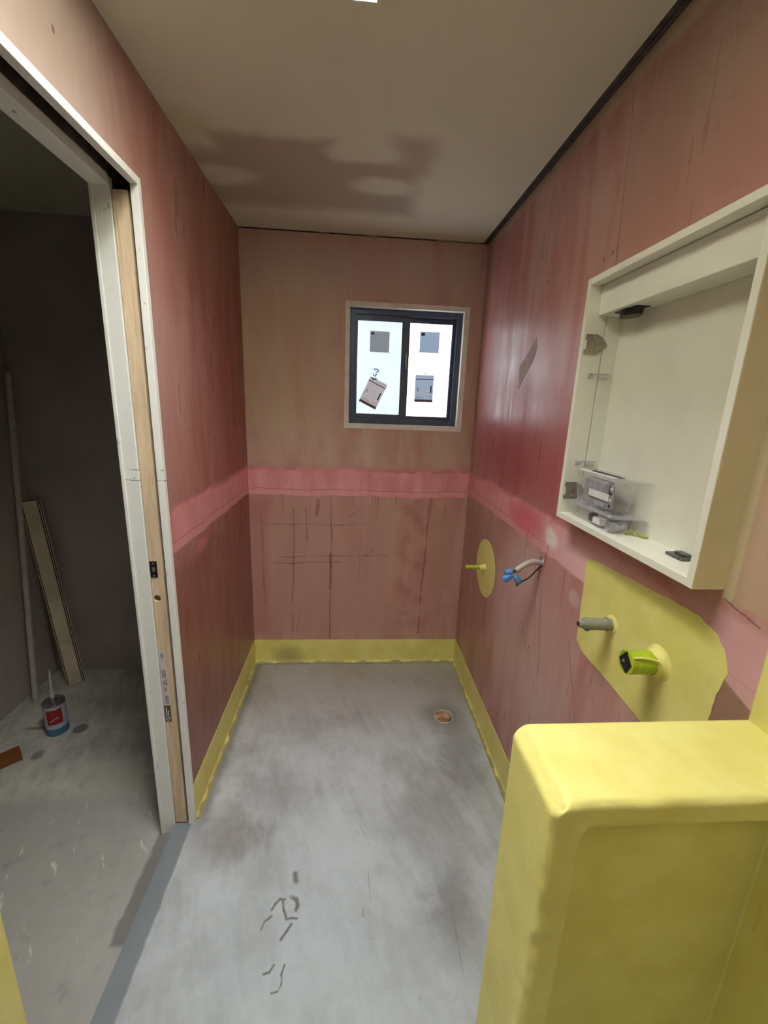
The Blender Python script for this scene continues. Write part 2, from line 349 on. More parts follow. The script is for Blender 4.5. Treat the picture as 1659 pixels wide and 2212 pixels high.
M['clear'] = glass('clear_plastic', (226, 226, 230), 0.16, 0.12)
M['clear2'] = glass('clear_plastic_edge', (206, 206, 212), 0.38, 0.15)
M['paper'] = plain('white_paper', (226, 226, 226), 0.7, var=0.04)
M['greybits'] = plain('grey_plastic', (158, 156, 162), 0.5, var=0.15, scale=60)
M['ink'] = plain('dark_ink', (52, 52, 56), 0.6, var=0.1)
M['blue'] = plain('blue_tape', (78, 138, 198), 0.45, var=0.1, scale=90, bump=0.4)
M['cable'] = plain('grey_cable_sheath', (184, 176, 168), 0.45, var=0.08)
M['copper'] = plain('copper_strands', (130, 84, 52), 0.4, 0.5, var=0.2)
M['pipegrey'] = plain('grey_pipe_plastic', (140, 142, 132), 0.4, var=0.08)
M['clip'] = plain('dull_grey_metal', (96, 98, 94), 0.5, 0.3, var=0.2, scale=90)
M['scrap'] = plain('dull_yellow_green', (176, 174, 80), 0.6, var=0.2, scale=90)
M['green'] = plain('green_pipe_plastic', (166, 190, 40), 0.4, var=0.12, scale=40)
M['rimwhite'] = plain('pipe_rim_white', (226, 214, 190), 0.4, var=0.05)
M['rag'] = plain('brown_paper_plug', (176, 140, 106), 0.8, var=0.25, scale=25, bump=0.6)
M['pvc'] = plain('white_pvc', (206, 200, 190), 0.5, var=0.05)
M['boardface'] = plain('pale_board_face', (226, 212, 184), 0.7, var=0.1, scale=6)
M['boardedge'] = wood('board_edge', (150, 110, 80), 'a')
M['brown'] = wood('brown_offcut', (132, 74, 34), 'a')
M['tin'] = plain('tin', (170, 170, 176), 0.25, 0.95, var=0.08)
M['canlabel'] = plain('can_label_pale', (176, 196, 212), 0.45, var=0.05)
M['red'] = plain('red_label', (150, 26, 34), 0.5, var=0.05)
M['cblue'] = plain('blue_label', (74, 120, 156), 0.5, var=0.05)
M['sticker'] = plain('label_paper', (222, 210, 206), 0.6, var=0.04)
M['stgrey'] = plain('label_grey_block', (160, 158, 160), 0.6, var=0.05)
M['stgreen'] = plain('label_dark_green', (70, 78, 56), 0.6, var=0.05)
M['string'] = plain('cream_string', (206, 188, 170), 0.6, var=0.05)
M['hole'] = plain('drilled_hole', (110, 78, 40), 0.7, var=0.2)
M['matte'] = plain('matte_torn_face', (176, 150, 150), 0.7, var=0.08)
M['grout'] = plain('grey_filler', (150, 136, 120), 0.8, var=0.15, bump=0.4)

def emission(name, rgb, strength, tint=None):
    g = G(name); x, y, z = g.pos()
    g.b.inputs['Emission Color'].default_value = rgb + (1,); g.b.inputs['Emission Strength'].default_value = strength
    if tint:
        n = g.noise(g.vec(x, y, z), 5, 3)
        g.put(g.b.inputs['Emission Color'], g.mix(rgb + (1,), tint + (1,), g.sm(n, 0.35, 0.65)))
    return g.done((0.35, 0.37, 0.4, 1), 0.35)
M['sky'] = emission('skylight_diffuser', (1.0, 0.98, 0.98), SKY_POWER)
M['paneL'] = emission('frosted_pane_blue', (0.150, 0.180, 0.22), WINDOW_POWER, (0.165, 0.188, 0.22))
M['paneR'] = emission('frosted_pane_white', (0.66, 0.72, 0.80), WINDOW_POWER, (0.74, 0.76, 0.76))

def backlit(name, rgb):
    g = G(name); x, y, z = g.pos(); n = g.noise(g.vec(x, y, z), 40, 3); dk = min(1.0, 0.5 / max(0.01, lin(*rgb)[0]))
    t = g.t.nodes.new('ShaderNodeBsdfTranslucent'); a = g.t.nodes.new('ShaderNodeAddShader'); c = lin(*rgb)
    t.inputs[0].default_value = tuple(min(1, k * 1.0) for k in c[:3]) + (1,)
    g.t.links.new(g.b.outputs[0], a.inputs[0]); g.t.links.new(t.outputs[0], a.inputs[1]); g.t.links.new(a.outputs[0], g.out.inputs[0])
    g.done(g.mix(tuple(k * 0.4 * dk for k in c[:3]) + (1,), tuple(k * 0.5 * dk for k in c[:3]) + (1,), n), 0.5); return g.m
M['stk1'] = backlit('grey_window_sticker', (140, 146, 154)); M['stk1b'] = backlit('grey_window_sticker_lightened', (174, 174, 174)); M['stk2'] = backlit('pale_window_label', (200, 192, 188))  # left pane's grey sticker has a lighter colour to make up for weaker backlight
M['stk3'] = backlit('window_label_stripe', (136, 116, 112)); M['stkdark'] = backlit('window_label_print', (84, 84, 92)); M['stkwhite'] = backlit('window_label_white', (236, 236, 236))

# ------------------------------------------------------------------ mesh helpers
def link(name, bm, mats, parent=None, smooth=False):
    me = bpy.data.meshes.new(name); bmesh.ops.recalc_face_normals(bm, faces=bm.faces[:]); bm.to_mesh(me); bm.free()
    for m in (mats if isinstance(mats, (list, tuple)) else [mats]): me.materials.append(M[m])
    if smooth:
        for p in me.polygons: p.use_smooth = True
    o = bpy.data.objects.new(name, me); COL.objects.link(o)
    if parent: o.parent = parent; o.matrix_parent_inverse = parent.matrix_world.inverted()
    return o

def struct(name, bm, mats, **k):
    o = link(name, bm, mats, **k)
    if not k.get('parent'): o['kind'] = 'structure'
    return o

def tag(o, label, cat, group=None):
    o['label'] = label; o['category'] = cat
    if group: o['group'] = group
    return o

def thing(name, loc, label, cat, group=None):
    o = bpy.data.objects.new(name, None); COL.objects.link(o); o.location = loc; o.empty_display_size = 0.05
    o.matrix_world = Matrix.Translation(loc)
    return tag(o, label, cat, group)

def B(bm, x0, x1, y0, y1, z0, z1, bev=0.0, seg=2, mi=0):
    r = bmesh.ops.create_cube(bm, size=1)
    vs = r['verts']
    for v in vs: v.co = Vector((x0 + (v.co.x + .5) * (x1 - x0), y0 + (v.co.y + .5) * (y1 - y0), z0 + (v.co.z + .5) * (z1 - z0)))
    fs = {f for v in vs for f in v.link_faces}
    for f in fs: f.material_index = mi
    if bev:
        es = list({e for v in vs for e in v.link_edges})
        bmesh.ops.bevel(bm, geom=es, offset=bev, segments=seg, affect='EDGES', profile=0.5)
    return bm
def box(*a, **k): return B(bmesh.new(), *a, **k)

def slab(axis, outer, holes, a0, a1, bm=None, mi=0):
    bm = bm or bmesh.new(); t = bmesh.new()
    cv = {'x': lambda p, a: (a, p[0], p[1]), 'y': lambda p, a: (p[0], a, p[1]), 'z': lambda p, a: (p[0], p[1], a)}[axis]
    es = []
    for loop in [outer] + list(holes):
        vs = [t.verts.new(cv(p, a0)) for p in loop]
        es += [t.edges.new((vs[i], vs[(i + 1) % len(vs)])) for i in range(len(vs))]
    bmesh.ops.triangle_fill(t, use_beauty=True, use_dissolve=False, edges=es)
    r = bmesh.ops.extrude_face_region(t, geom=t.faces[:])
    d = Vector(cv((0, 0), a1 - a0))
    bmesh.ops.translate(t, vec=d, verts=[e for e in r['geom'] if isinstance(e, bmesh.types.BMVert)])
    bmesh.ops.recalc_face_normals(t, faces=t.faces[:])
    for f in t.faces: f.material_index = mi
    me = bpy.data.meshes.new('tmp'); t.to_mesh(me); t.free(); bm.from_mesh(me); bpy.data.meshes.remove(me)
    return bm

def circ(cx, cy, r, n=24, ph=0): return [(cx + r * math.cos(ph + 2 * math.pi * i / n), cy + r * math.sin(ph + 2 * math.pi * i / n)) for i in range(n)]
def rect(x0, x1, y0, y1): return [(x0, y0), (x1, y0), (x1, y1), (x0, y1)]

def tube(bm, pts, rad, n=10, cap=True):
    pts = [Vector(p) for p in pts]; rs = rad if isinstance(rad, (list, tuple)) else [rad] * len(pts)
    rings = []; prev = None
    for i, p in enumerate(pts):
        t = (pts[min(i + 1, len(pts) - 1)] - pts[max(i - 1, 0)])
        t = t.normalized() if t.length > 1e-9 else prev_t
        prev_t = t
        a = prev if prev is not None else (Vector((0, 0, 1)) if abs(t.z) < .9 else Vector((1, 0, 0)))
        a = (a - t * a.dot(t)).normalized(); b = t.cross(a); prev = a
        rings.append([bm.verts.new(p + (a * math.cos(2 * math.pi * k / n) + b * math.sin(2 * math.pi * k / n)) * rs[i]) for k in range(n)])
    for i in range(len(rings) - 1):
        for k in range(n): bm.faces.new((rings[i][k], rings[i][(k + 1) % n], rings[i + 1][(k + 1) % n], rings[i + 1][k]))
    if cap: bm.faces.new(rings[0]); bm.faces.new(rings[-1])
    return bm

def curve(pts, k=6):      # Catmull-Rom through the points
    P = [Vector(p) for p in pts]; P = [2 * P[0] - P[1]] + P + [2 * P[-1] - P[-2]]; out = []
    for i in range(1, len(P) - 2):
        for j in range(k):
            t = j / k; a, b, c, d = P[i - 1:i + 3]
            out.append(0.5 * ((2 * b) + (c - a) * t + (2 * a - 5 * b + 4 * c - d) * t * t + (3 * b - a - 3 * c + d) * t ** 3))
    out.append(P[-2]); return out

def ragged(pts, step=0.02, amp=0.004, sd=1):
    rnd = random.Random(sd); out = []
    for i in range(len(pts)):
        a, b = Vector(pts[i]), Vector(pts[(i + 1) % len(pts)]); n = max(1, int((b - a).length / step))
        for j in range(n):
            p = a.lerp(b, j / n); out.append((p.x + rnd.uniform(-amp, amp), p.y + rnd.uniform(-amp, amp)))
    return out

def obox(name, mats, parent, o, ax, ay, az, lx, ly, lz, bev=0.0):   # box on its own axes
    bm = box(0, lx, 0, ly, 0, lz, bev)
    m = Matrix(((ax.x, ay.x, az.x, o.x), (ax.y, ay.y, az.y, o.y), (ax.z, ay.z, az.z, o.z), (0, 0, 0, 1)))
    bm.transform(m); return link(name, bm, mats, parent)

# ------------------------------------------------------------------ structure
XL, XR, Y0 = -1.17, 1.40, -1.0
DR = (1.082, 1.885)                                   # floor waste centre
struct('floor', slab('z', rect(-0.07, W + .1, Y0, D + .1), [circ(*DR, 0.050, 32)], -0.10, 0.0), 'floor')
struct('floor', box(XL - .1, -0.0705, Y0, D + .1, -0.14, -0.04), 'floor2')
struct('ceiling', slab('z', [(XL - .1, Y0), (1.222, Y0), (1.222, D - 0.001), (-0.02, D - 0.001), (-0.02, D + .1), (XL - .1, D + .1)], [rect(0.17, 0.612, 0.40, 1.128)], 2.4, 2.414), 'ceil')
bm = box(0.16, 0.622, 0.39, 0.3995, 2.401, 2.92); B(bm, 0.16, 0.622, 1.1285, 1.138, 2.401, 2.92); B(bm, 0.16, 0.1695, 0.39, 1.138, 2.401, 2.92); B(bm, 0.6125, 0.622, 0.39, 1.138, 2.401, 2.92)
sk = struct('window_2', bm, 'melamine')
link('diffuser', box(0.17, 0.612, 0.40, 1.128, 2.90, 2.91), 'sky', sk)
# left wall: two plaster sheets either side of the sliding door pocket
bm = slab('x', [(Y0, 0), (0.575, 0), (0.575, 2.138), (1.351, 2.138), (1.351, 0), (D, 0), (D, 2.4), (Y0, 2.4)], [], -0.0175, 0.0)
slab('x', [(Y0, -.04), (0.575, -.04), (0.575, 2.138), (1.351, 2.138), (1.351, -.04), (D, -.04), (D, 2.4), (Y0, 2.4)], [], -0.117, -0.100, bm, 1)
B(bm, -0.0995, -0.018, Y0, 0.57, 0, 2.4, mi=1)
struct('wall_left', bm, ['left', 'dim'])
cab = (0.664, 1.192, 1.277, 1.918)
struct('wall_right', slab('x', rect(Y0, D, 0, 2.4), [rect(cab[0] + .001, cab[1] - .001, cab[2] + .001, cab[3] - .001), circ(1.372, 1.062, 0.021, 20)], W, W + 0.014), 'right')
win = (0.5275, 1.180, 1.453, 2.096)
bm = slab('y', rect(0, W + .1, 0, 2.3935), [rect(win[0] + .012, win[1] - .012, win[2] + .012, win[3] - .012)], D, D + 0.10)
struct('wall_back', bm, 'back')
struct('wall_hall_back', box(XL, -0.118, D, D + .1, -0.04, 2.4), 'dim')
struct('wall_hall_left', box(XL - .1, XL, Y0, D + .1, -0.04, 2.4), 'dim')
struct('wall_front', box(XL - .1, W + .1, Y0 - .1, Y0, -0.04, 2.4), 'dim')
# shadow gap where the ceiling stops short of the right wall
bm = box(1.20, W + .09, Y0, D, 2.455, 2.47); B(bm, W + 0.015, W + .09, Y0, D, 2.38, 2.455); B(bm, 1.2225, 1.2385, Y0, D, 2.404, 2.412); B(bm, 1.241, 1.262, Y0, D, 2.403, 2.410); B(bm, 1.205, 1.2215, Y0, D, 2.415, 2.455)
struct('trim_4', bm, 'dark')
bm = box(0.0, W + .1, D + .002, D + .1, 2.3945, 2.47)
struct('trim_5', bm, 'dark')
bm = box(0.98, 1.20, D - .001, D + .001, 2.391, 2.3995); B(bm, 0.40, 0.44, D - .001, D + .001, 2.391, 2.3995); B(bm, 0.62, 0.68, D - .001, D + .001, 2.390, 2.3995)
struct('trim_6', bm, 'grout')

# yellow painted skirting with a cove at the floor
def skirting(name, p0, p1, inward, h=0.157):
    p0, p1, n = Vector(p0), Vector(p1), Vector(inward); prof = [(0.0015, h), (0.0015, 0.020), (0.004, 0.010), (0.012, 0.003), (0.018, 0.0005), (0, 0.0005), (0, h)]
    bm = bmesh.new(); L = (p1 - p0).length; N = int(L / 0.02); rings = []; rnd = random.Random(7)
    for i in range(N + 1):
        p = p0.lerp(p1, i / N); j = rnd.uniform(-.0015, .0015)
        rings.append([bm.verts.new((p.x + n.x * (a + (j * 1.2 if 0.005 < a else 0)), p.y + n.y * (a + (j * 1.2 if 0.005 < a else 0)), b + (j * .4 if b > .1 else 0))) for a, b in prof])
    K = len(prof)
    for i in range(N):
        for k in range(K): bm.faces.new((rings[i][k], rings[i][(k + 1) % K], rings[i + 1][(k + 1) % K], rings[i + 1][k]))
    bm.faces.new(rings[0]); bm.faces.new(rings[-1])
    struct(name, bm, 'ybase')
skirting('baseboard_left', (0, 1.352, 0), (0, D, 0), (1, 0, 0))
skirting('baseboard_back', (0.002, D, 0), (W - .002, D, 0), (0, -1, 0))
skirting('baseboard_right', (W, 0.567, 0), (W, D, 0), (-1, 0, 0))

# yellow patches on the right wall
def wall_patch(name, pts, parent, mat='ypatch', t=0.0012, step=.012, amp=.0015, sd=1, holes=()):
    return link(name, slab('x', ragged(pts, step, amp, sd), holes, W - t, W), mat, parent)
wr = bpy.data.objects['wall_right']
p = wall_patch('membrane_patch', [(1.098, 1.172), (1.05, 1.186), (0.931, 1.192), (0.80, 1.203), (0.70, 1.206), (0.655, 1.190), (0.628, 1.165), (0.617, 1.135), (0.629, 1.086), (0.632, 1.02), (0.66, 0.88), (0.786, 0.896), (0.93, 0.905), (1.044, 0.909), (1.085, 0.925)], wr, sd=3)
p['label'] = 'irregular yellow waterproofing patch'
p = wall_patch('membrane_disc', circ(1.955, 0.810, 0.145, 40), wr, amp=.001); p['label'] = 'round yellow waterproofing patch'

# ------------------------------------------------------------------ window
bm = slab('y', rect(*win), [rect(0.552, 1.152, 1.479, 2.072)], D - 0.004, D + 0.012)
slab('y', rect(0.541, 1.166, 1.467, 2.084), [rect(0.5521, 1.1519, 1.4791, 2.0719)], D + .012, D + 0.10, bm)
w1 = struct('window_1', bm, 'reveal')
bm = slab('y', rect(0.5525, 1.1515, 1.4795, 2.0715), [rect(0.582, 1.125, 1.508, 2.044)], D + .036, D + .095)
link('outer_frame', bm, 'alu', w1)
sl = slab('y', rect(0.5805, 0.868, 1.5075, 2.0445), [rect(0.593, 0.831, 1.533, 2.014)], D + .046, D + .062)
sash = link('sash', sl, 'alu', w1)
link('pane', box(0.592, 0.832, D + .052, D + .056, 1.532, 2.015), 'paneL', sash)
B1 = box(0.857, 0.861, D + .040, D + .046, 1.78, 1.86, .001); link('pull_handle', B1, 'pvc', sash)  # handle strip in white, painting the glint on the stile
sr = slab('y', rect(0.838, 1.1265, 1.5075, 2.0445), [rect(0.875, 1.106, 1.528, 2.017)], D + .064, D + .080)
B(sr, 1.1085, 1.1105, D + .060, D + .0645, 1.515, 2.03)
sash2 = link('sash', sr, 'alu', w1)
link('pane', box(0.874, 1.107, D + .070, D + .074, 1.527, 2.018), 'paneR', sash2)

def sticker(name, mat, cx, cz, w, h, rot, yf, label, group=None):
    o = link(name, box(-w / 2, w / 2, -.0004, .0004, -h / 2, h / 2), mat); o.location = (cx, yf, cz); o.rotation_euler = (0, rot, 0)
    tag(o, label, 'sticker', group); bpy.context.view_layer.update(); return o
def on_st(o, name, mat, x0, x1, z0, z1, t=.0003):
    c = link(name, box(x0, x1, -.0004 - t, -.00045, z0, z1), mat); c.parent = o; return c
yl, yr = D + .0512, D + .0692
s1 = sticker('window_sticker', 'stk1b', 0.712, 1.912, 0.104, 0.106, 0, yl, 'plain grey square sticker high on the left window pane')
on_st(s1, 'printed_mark', 'stkdark', -.047, -.030, .034, .046)
s2 = sticker('window_sticker', 'stk1', 0.986, 1.924, 0.108, 0.108, 0, yr, 'plain grey square sticker high on the right window pane')
on_st(s2, 'printed_mark', 'stkdark', -.047, -.028, .032, .048)
def product_label(o, w, h):
    on_st(o, 'top_stripe', 'stk3', -w / 2, w / 2, h * .33, h * .36); on_st(o, 'bottom_stripe', 'stk3', -w / 2, w / 2, -h / 2, -h * .40)
    on_st(o, 'printed_bar', 'stkdark', w * .34, w * .41, -h * .16, h * .12); on_st(o, 'printed_mark', 'stkdark', -w * .36, -w * .33, -h * .10, h * .03)
    on_st(o, 'white_spot', 'stkwhite', -w * .40, -w * .16, -h * .14, -h * .04, .0002); on_st(o, 'white_spot', 'stkwhite', w * .14, w * .28, -h * .12, h * .02, .0002)
    for k in range(6): on_st(o, 'printed_text', 'stkdark', -w * .42 + k * w * .075, -w * .42 + k * w * .075 + w * .05, -h * .345, -h * .325)
    for k in range(4): on_st(o, 'printed_text', 'stkdark', w * .12 + k * w * .08, w * .12 + k * w * .08 + w * .05, -h * .30, -h * .285)
s3 = sticker('window_label', 'stk2', 0.684, 1.645, 0.103, 0.148, math.radians(25), yl, 'printed label stuck askew low on the left window pane')
product_label(s3, 0.103, 0.148)
s4 = sticker('window_label', 'stk1', 0.970, 1.680, 0.104, 0.146, 0, yr, 'printed label stuck upright low on the right window pane')
product_label(s4, 0.104, 0.146)
def hand(segs, ox, oz, sc, yy, par):
    bm = bmesh.new()
    for s in segs: tube(bm, [(ox + a * sc, yy, oz - b * sc) for a, b in s], .0026, 6)
    return link('handwriting', bm, 'ink', par)
sc = 0.103 / 58 / 8.73 * 8.73 / 6.2 * 1.0
k = 0.00036
hand([[(330, 58), (345, 64), (390, 62), (402, 85), (398, 105), (378, 103), (360, 98)], [(330, 125), (334, 158), (358, 165), (370, 145), (368, 122)], [(308, 185), (325, 195), (314, 210), (340, 216), (356, 200), (352, 190)], [(356, 205), (372, 208), (386, 200)]], 0.684 - 330 * k, 1.773 + 58 * k, k, D + .0508, sash)
hand([[(0, 30), (12, 4), (26, 16)], [(34, 24), (48, 18)]], 0.965, 1.768, k * 1.2, D + .0688, sash2)

# ------------------------------------------------------------------ door frame and sliding door
bm = box(-0.0175, 0.0035, 1.331, 1.3505, 0.0, 2.137, .0015); B(bm, -0.0175, 0.0035, 0.575, 1.3309, 2.117, 2.137, .0015)
struct('trim_1', bm, 'jamb')
bm = box(-0.110, -0.070, 1.331, 1.3505, -0.04, 2.132, .0015); B(bm, -0.121, -0.1105, 1.326, 1.3505, -0.04, 2.140, .002)
B(bm, -0.110, -0.070, 0.575, 1.3309, 2.110, 2.137, .0015); B(bm, -0.121, -0.1105, 0.575, 1.3309, 2.110, 2.140, .002)
struct('trim_2', bm, 'jamb')
# pocket head, black inside
bm = box(-0.069, -0.019, 0.575, 2.3, 2.30, 2.31); B(bm, -0.0995, -0.070, 0.575, 1.33, 2.139, 2.31)
struct('trim_3', bm, 'dark')
bm = slab('y', rect(-0.0675, -0.0275, 0.006, 2.104), [circ(-0.0545, 0.934, 0.0115, 20)], 1.337, 1.345)
B(bm, -0.0675, -0.0275, 1.3451, 2.08, 0.006, 2.104)
d1 = struct('door_1', bm, 'pine')
lp = link('latch_plate', box(-0.067, -0.045, 1.3350, 1.3372, 1.008, 1.064, .0008), 'black', d1); lp['label'] = 'dark metal latch plate'
bm = bmesh.new()
bm.free()
for zz in (1.057, 1.015): link('screw', tube(bmesh.new(), [(-0.056, 1.3352, zz), (-0.056, 1.3343, zz)], .0035, 12), 'steel', lp)
link('bolt', box(-0.060, -0.051, 1.3345, 1.3352, 1.028, 1.044, .0004), 'steel', lp)
bh = link('bored_hole', tube(bmesh.new(), [(-0.0545, 1.3448, 0.934), (-0.0545, 1.3442, 0.934)], .0115, 20), 'hole', d1); bh['label'] = 'round drilled hole'
dl = link('warning_label', box(-0.0668, -0.0455, 1.3364, 1.3369, 0.526, 0.738), 'sticker', d1); dl['label'] = 'pale printed warning label'
def onl(name, mat, x0, x1, z0, z1): return link(name, box(x0, x1, 1.3359, 1.3363, z0, z1), mat, dl)
for i in range(2): onl('printed_text', 'ink', -0.062 + i * .006, -0.060 + i * .006, 0.712, 0.730)
for i in range(4): onl('printed_text', 'ink', -0.063 + i * .0035, -0.0618 + i * .0035, 0.634 + (i % 2) * .003, 0.668 - (i % 2) * .004)
for i in range(3): onl('printed_text', 'ink', -0.061 + i * .0035, -0.0598 + i * .0035, 0.577 + i * .002, 0.601 - i * .003)
onl('printed_block', 'stgrey', -0.061, -0.048, 0.530, 0.565)
bm = bmesh.new(); T = [(-0.064, 0.617), (-0.050, 0.606), (-0.050, 0.629)]
for a, b in ((0, 1), (1, 2), (2, 0)): tube(bm, [(T[a][0], 1.3361, T[a][1]), (T[b][0], 1.3361, T[b][1])], .0008, 6)
tube(bm, [(-0.057, 1.3361, 0.6175), (-0.053, 1.3361, 0.6175)], .0006, 6); link('warning_triangle', bm, 'ink', dl)
gl = link('green_label', box(-0.0668, -0.0462, 1.3364, 1.3369, 0.457, 0.523), 'stgreen', d1); gl['label'] = 'small dark green printed label'
bm = bmesh.new(); tube(bm, [(-0.0565 + .0065 * math.cos(a / 12 * 6.283), 1.3362, 0.469 + .0065 * math.sin(a / 12 * 6.283)) for a in range(13)], .0010, 6)
tube(bm, [(-0.0575, 1.3362, 0.469), (-0.0545, 1.3362, 0.470)], .0014, 6); link('round_emblem', bm, 'sticker', gl)
for i in range(2): link('printed_text', box(-0.062 + i * .006, -0.059 + i * .006, 1.3359, 1.3363, 0.480, 0.515 - i * .010), 'sticker', gl)

# ------------------------------------------------------------------ half wall in the foreground
x0, x1, y0, y1, z1 = 0.847, W + .004, 0.419, 0.566, 1.087
hw = bmesh.new()
def gridbox(bm, x0, x1, y0, y1, z0, z1, s=0.012):
    # hollow-free box with evenly cut faces, so that the paint build-up can be displaced
    nx, ny, nz = [max(1, round((b - a) / s)) for a, b in ((x0, x1), (y0, y1), (z0, z1))]
    vs = {}
    def v(i, j, k):
        if (i, j, k) not in vs: vs[i, j, k] = bm.verts.new((x0 + (x1 - x0) * i / nx, y0 + (y1 - y0) * j / ny, z0 + (z1 - z0) * k / nz))
        return vs[i, j, k]
    for i in range(nx):
        for j in range(ny):
            for k in (0, nz): bm.faces.new([v(i, j, k), v(i + 1, j, k), v(i + 1, j + 1, k), v(i, j + 1, k)])
        for k in range(nz):
            for j in (0, ny): bm.faces.new([v(i, j, k), v(i + 1, j, k), v(i + 1, j, k + 1), v(i, j, k + 1)])
    for j in range(ny):
        for k in range(nz):
            for i in (0, nx): bm.faces.new([v(i, j, k), v(i, j + 1, k), v(i, j + 1, k + 1), v(i, j, k + 1)])
gridbox(hw, x0, x1, y0, y1, 0.001, z1, 0.0075)
rx0, rx1, rz0, rz1 = 0.893, 1.3, 0.06, 1.043          # recess in the front face
from mathutils import noise as mn
for v in hw.verts:
    c = v.co
    if abs(c.y - y0) < 1e-5 and rx0 < c.x and rz0 < c.z < rz1:
        a = min((c.x - rx0), (rz1 - c.z), (c.z - rz0))
        c.y += 0.068 * min(1, max(0, a / 0.006))
    # chamfered, lumpy arrises
    dx, dy0, dz = c.x - x0, c.y - y0, z1 - c.z
    n = mn.noise(c * 22) * .6 + mn.noise(c * 55) * .35
    ch = 0.020 + 0.005 * mn.noise(Vector((c.y * 14, 3, 0)))
    if dx + dz < ch and dx >= 0:
        s = (ch - dx - dz) / 2; c.x += s; c.z -= s
    ce = 0.007
    if dx + dy0 < ce and c.z < z1 - .001: s = (ce - dx - dy0) / 2; c.x += s; c.y += s
    if dz + dy0 < ce: s = (ce - dz - dy0) / 2; c.z -= s; c.y += s
    if abs(c.y - y0) < 1e-5 or c.y < y0 + .004:      # built-up paint lip round the recess
        q = max(rx0 - c.x, c.z - rz1)
        if 0 <= q < .009 and c.x > rx0 - .009 and c.z < rz1 + .009: c.y -= .0022 * (1 + 1.2 * mn.noise(c * 40))
    if dz < 1e-5 and dy0 < .030: c.z += .0026 * max(0, mn.noise(Vector((c.x * 14, c.y * 60, 2))) + .25)
    near = min(max(dx, dz), max(dx, dy0), max(dz, dy0))
    edge = max(0, 1 - near / 0.035)
    c.x += n * 0.0055 * edge; c.z += n * 0.0034 * edge; c.y -= (mn.noise(c * 30 + Vector((5, 1, 2))) + .5 * mn.noise(c * 75)) * 0.0036 * edge
hwo = link('half_wall', hw, 'yellow', smooth=True)
tag(hwo, 'waist-high yellow painted half wall with a recessed front in the right foreground', 'low wall')
mod = hwo.modifiers.new('sub', 'SUBSURF'); mod.levels = 1; mod.render_levels = 1

# ------------------------------------------------------------------ mirror cabinet
ya, yb, za, zb = cab; xf, xb = 1.189, 1.292; t = .016
ct = thing('mirror_cabinet', (xf, (ya + yb) / 2, za), 'doorless white cabinet shell set into the right wall', 'cabinet')
sp = bmesh.new(); B(sp, xf, xb, ya, ya + t, za, zb, .001)
q = link('side_panel', sp, 'cream', ct); q['label'] = 'cream near side panel'
sp = bmesh.new(); B(sp, xf, 1.2445, yb - t, yb, za, zb, .0008); B(sp, 1.2465, xb, yb - t, yb, za, zb, .0008); B(sp, 1.2445, 1.2465, yb - .004, yb, za, zb)
link('side_panel', sp, 'melamine', ct)
link('top_panel', box(xf, xb, ya + t, yb - t, zb - t, zb, .001), 'melamine', ct)
link('bottom_panel', box(xf, xb, ya + t, yb - t, za, za + t, .001), 'melamine', ct)
link('back_panel', box(xb - .004, xb, ya + t, yb - t, za + t, zb - t), 'melamine', ct)
bm = box(xf + .0002, xf + .004, ya + .0005, ya + t, za + .0005, zb - .0005, .0008)
link('front_edge', bm, 'melamine', ct).location.x -= .0012
link('pelmet', box(1.220, 1.2879, ya + t + .001, yb - t - .001, 1.828, zb - t - .001, .002), 'melamine', ct)
bm = bmesh.new(); bmesh.ops.create_cone(bm, cap_ends=True, segments=32, radius1=.030, radius2=.034, depth=.016, matrix=Matrix.Translation((1.254, 1.085, 1.8195)) @ Matrix.Diagonal((.62, 1.15, 1, 1)))
B(bm, 1.236, 1.272, 1.042, 1.128, 1.8255, 1.8279, .0005)
q = link('cap_fitting', bm, 'black', ct); q['label'] = 'black plastic fitting under the pelmet'
def hinge(z):
    yy = yb - t
    pts = [(1.196, z + .025), (1.226, z + .025), (1.240, z + .018), (1.255, z + .002), (1.254, z - .006), (1.238, z - .019), (1.228, z - .025), (1.194, z - .025), (1.193, z - .015), (1.200, z - .010), (1.200, z + .009), (1.194, z + .014)]
    bm = slab('y', pts, [circ(1.213, z, .0035, 12), circ(1.246, z, .0035, 12), rect(1.215, 1.224, z + .012, z + .016), rect(1.212, 1.221, z - .016, z - .012)], yy - .0035, yy - .0002)
    o = link('hinge_plate', bm, 'steel', ct); o['label'] = 'nickel hinge plate'
    for xx in (1.213, 1.246): link('screw', tube(bmesh.new(), [(xx, yy - .0012, z), (xx, yy - .005, z)], .0055, 12), 'steel', o)
hinge(1.757); hinge(1.358)
for z in (1.681, 1.443):
    yy = yb - t; bm = box(1.214, 1.272, yy - .012, yy - .0002, z, z + .002, .0005); B(bm, 1.216, 1.228, yy - .009, yy - .0002, z - .012, z); B(bm, 1.245, 1.270, yy - .007, yy - .0002, z - .011, z - .009)
    o = link('shelf_support', bm, 'clear2', ct); o['label'] = 'clear plastic shelf support'

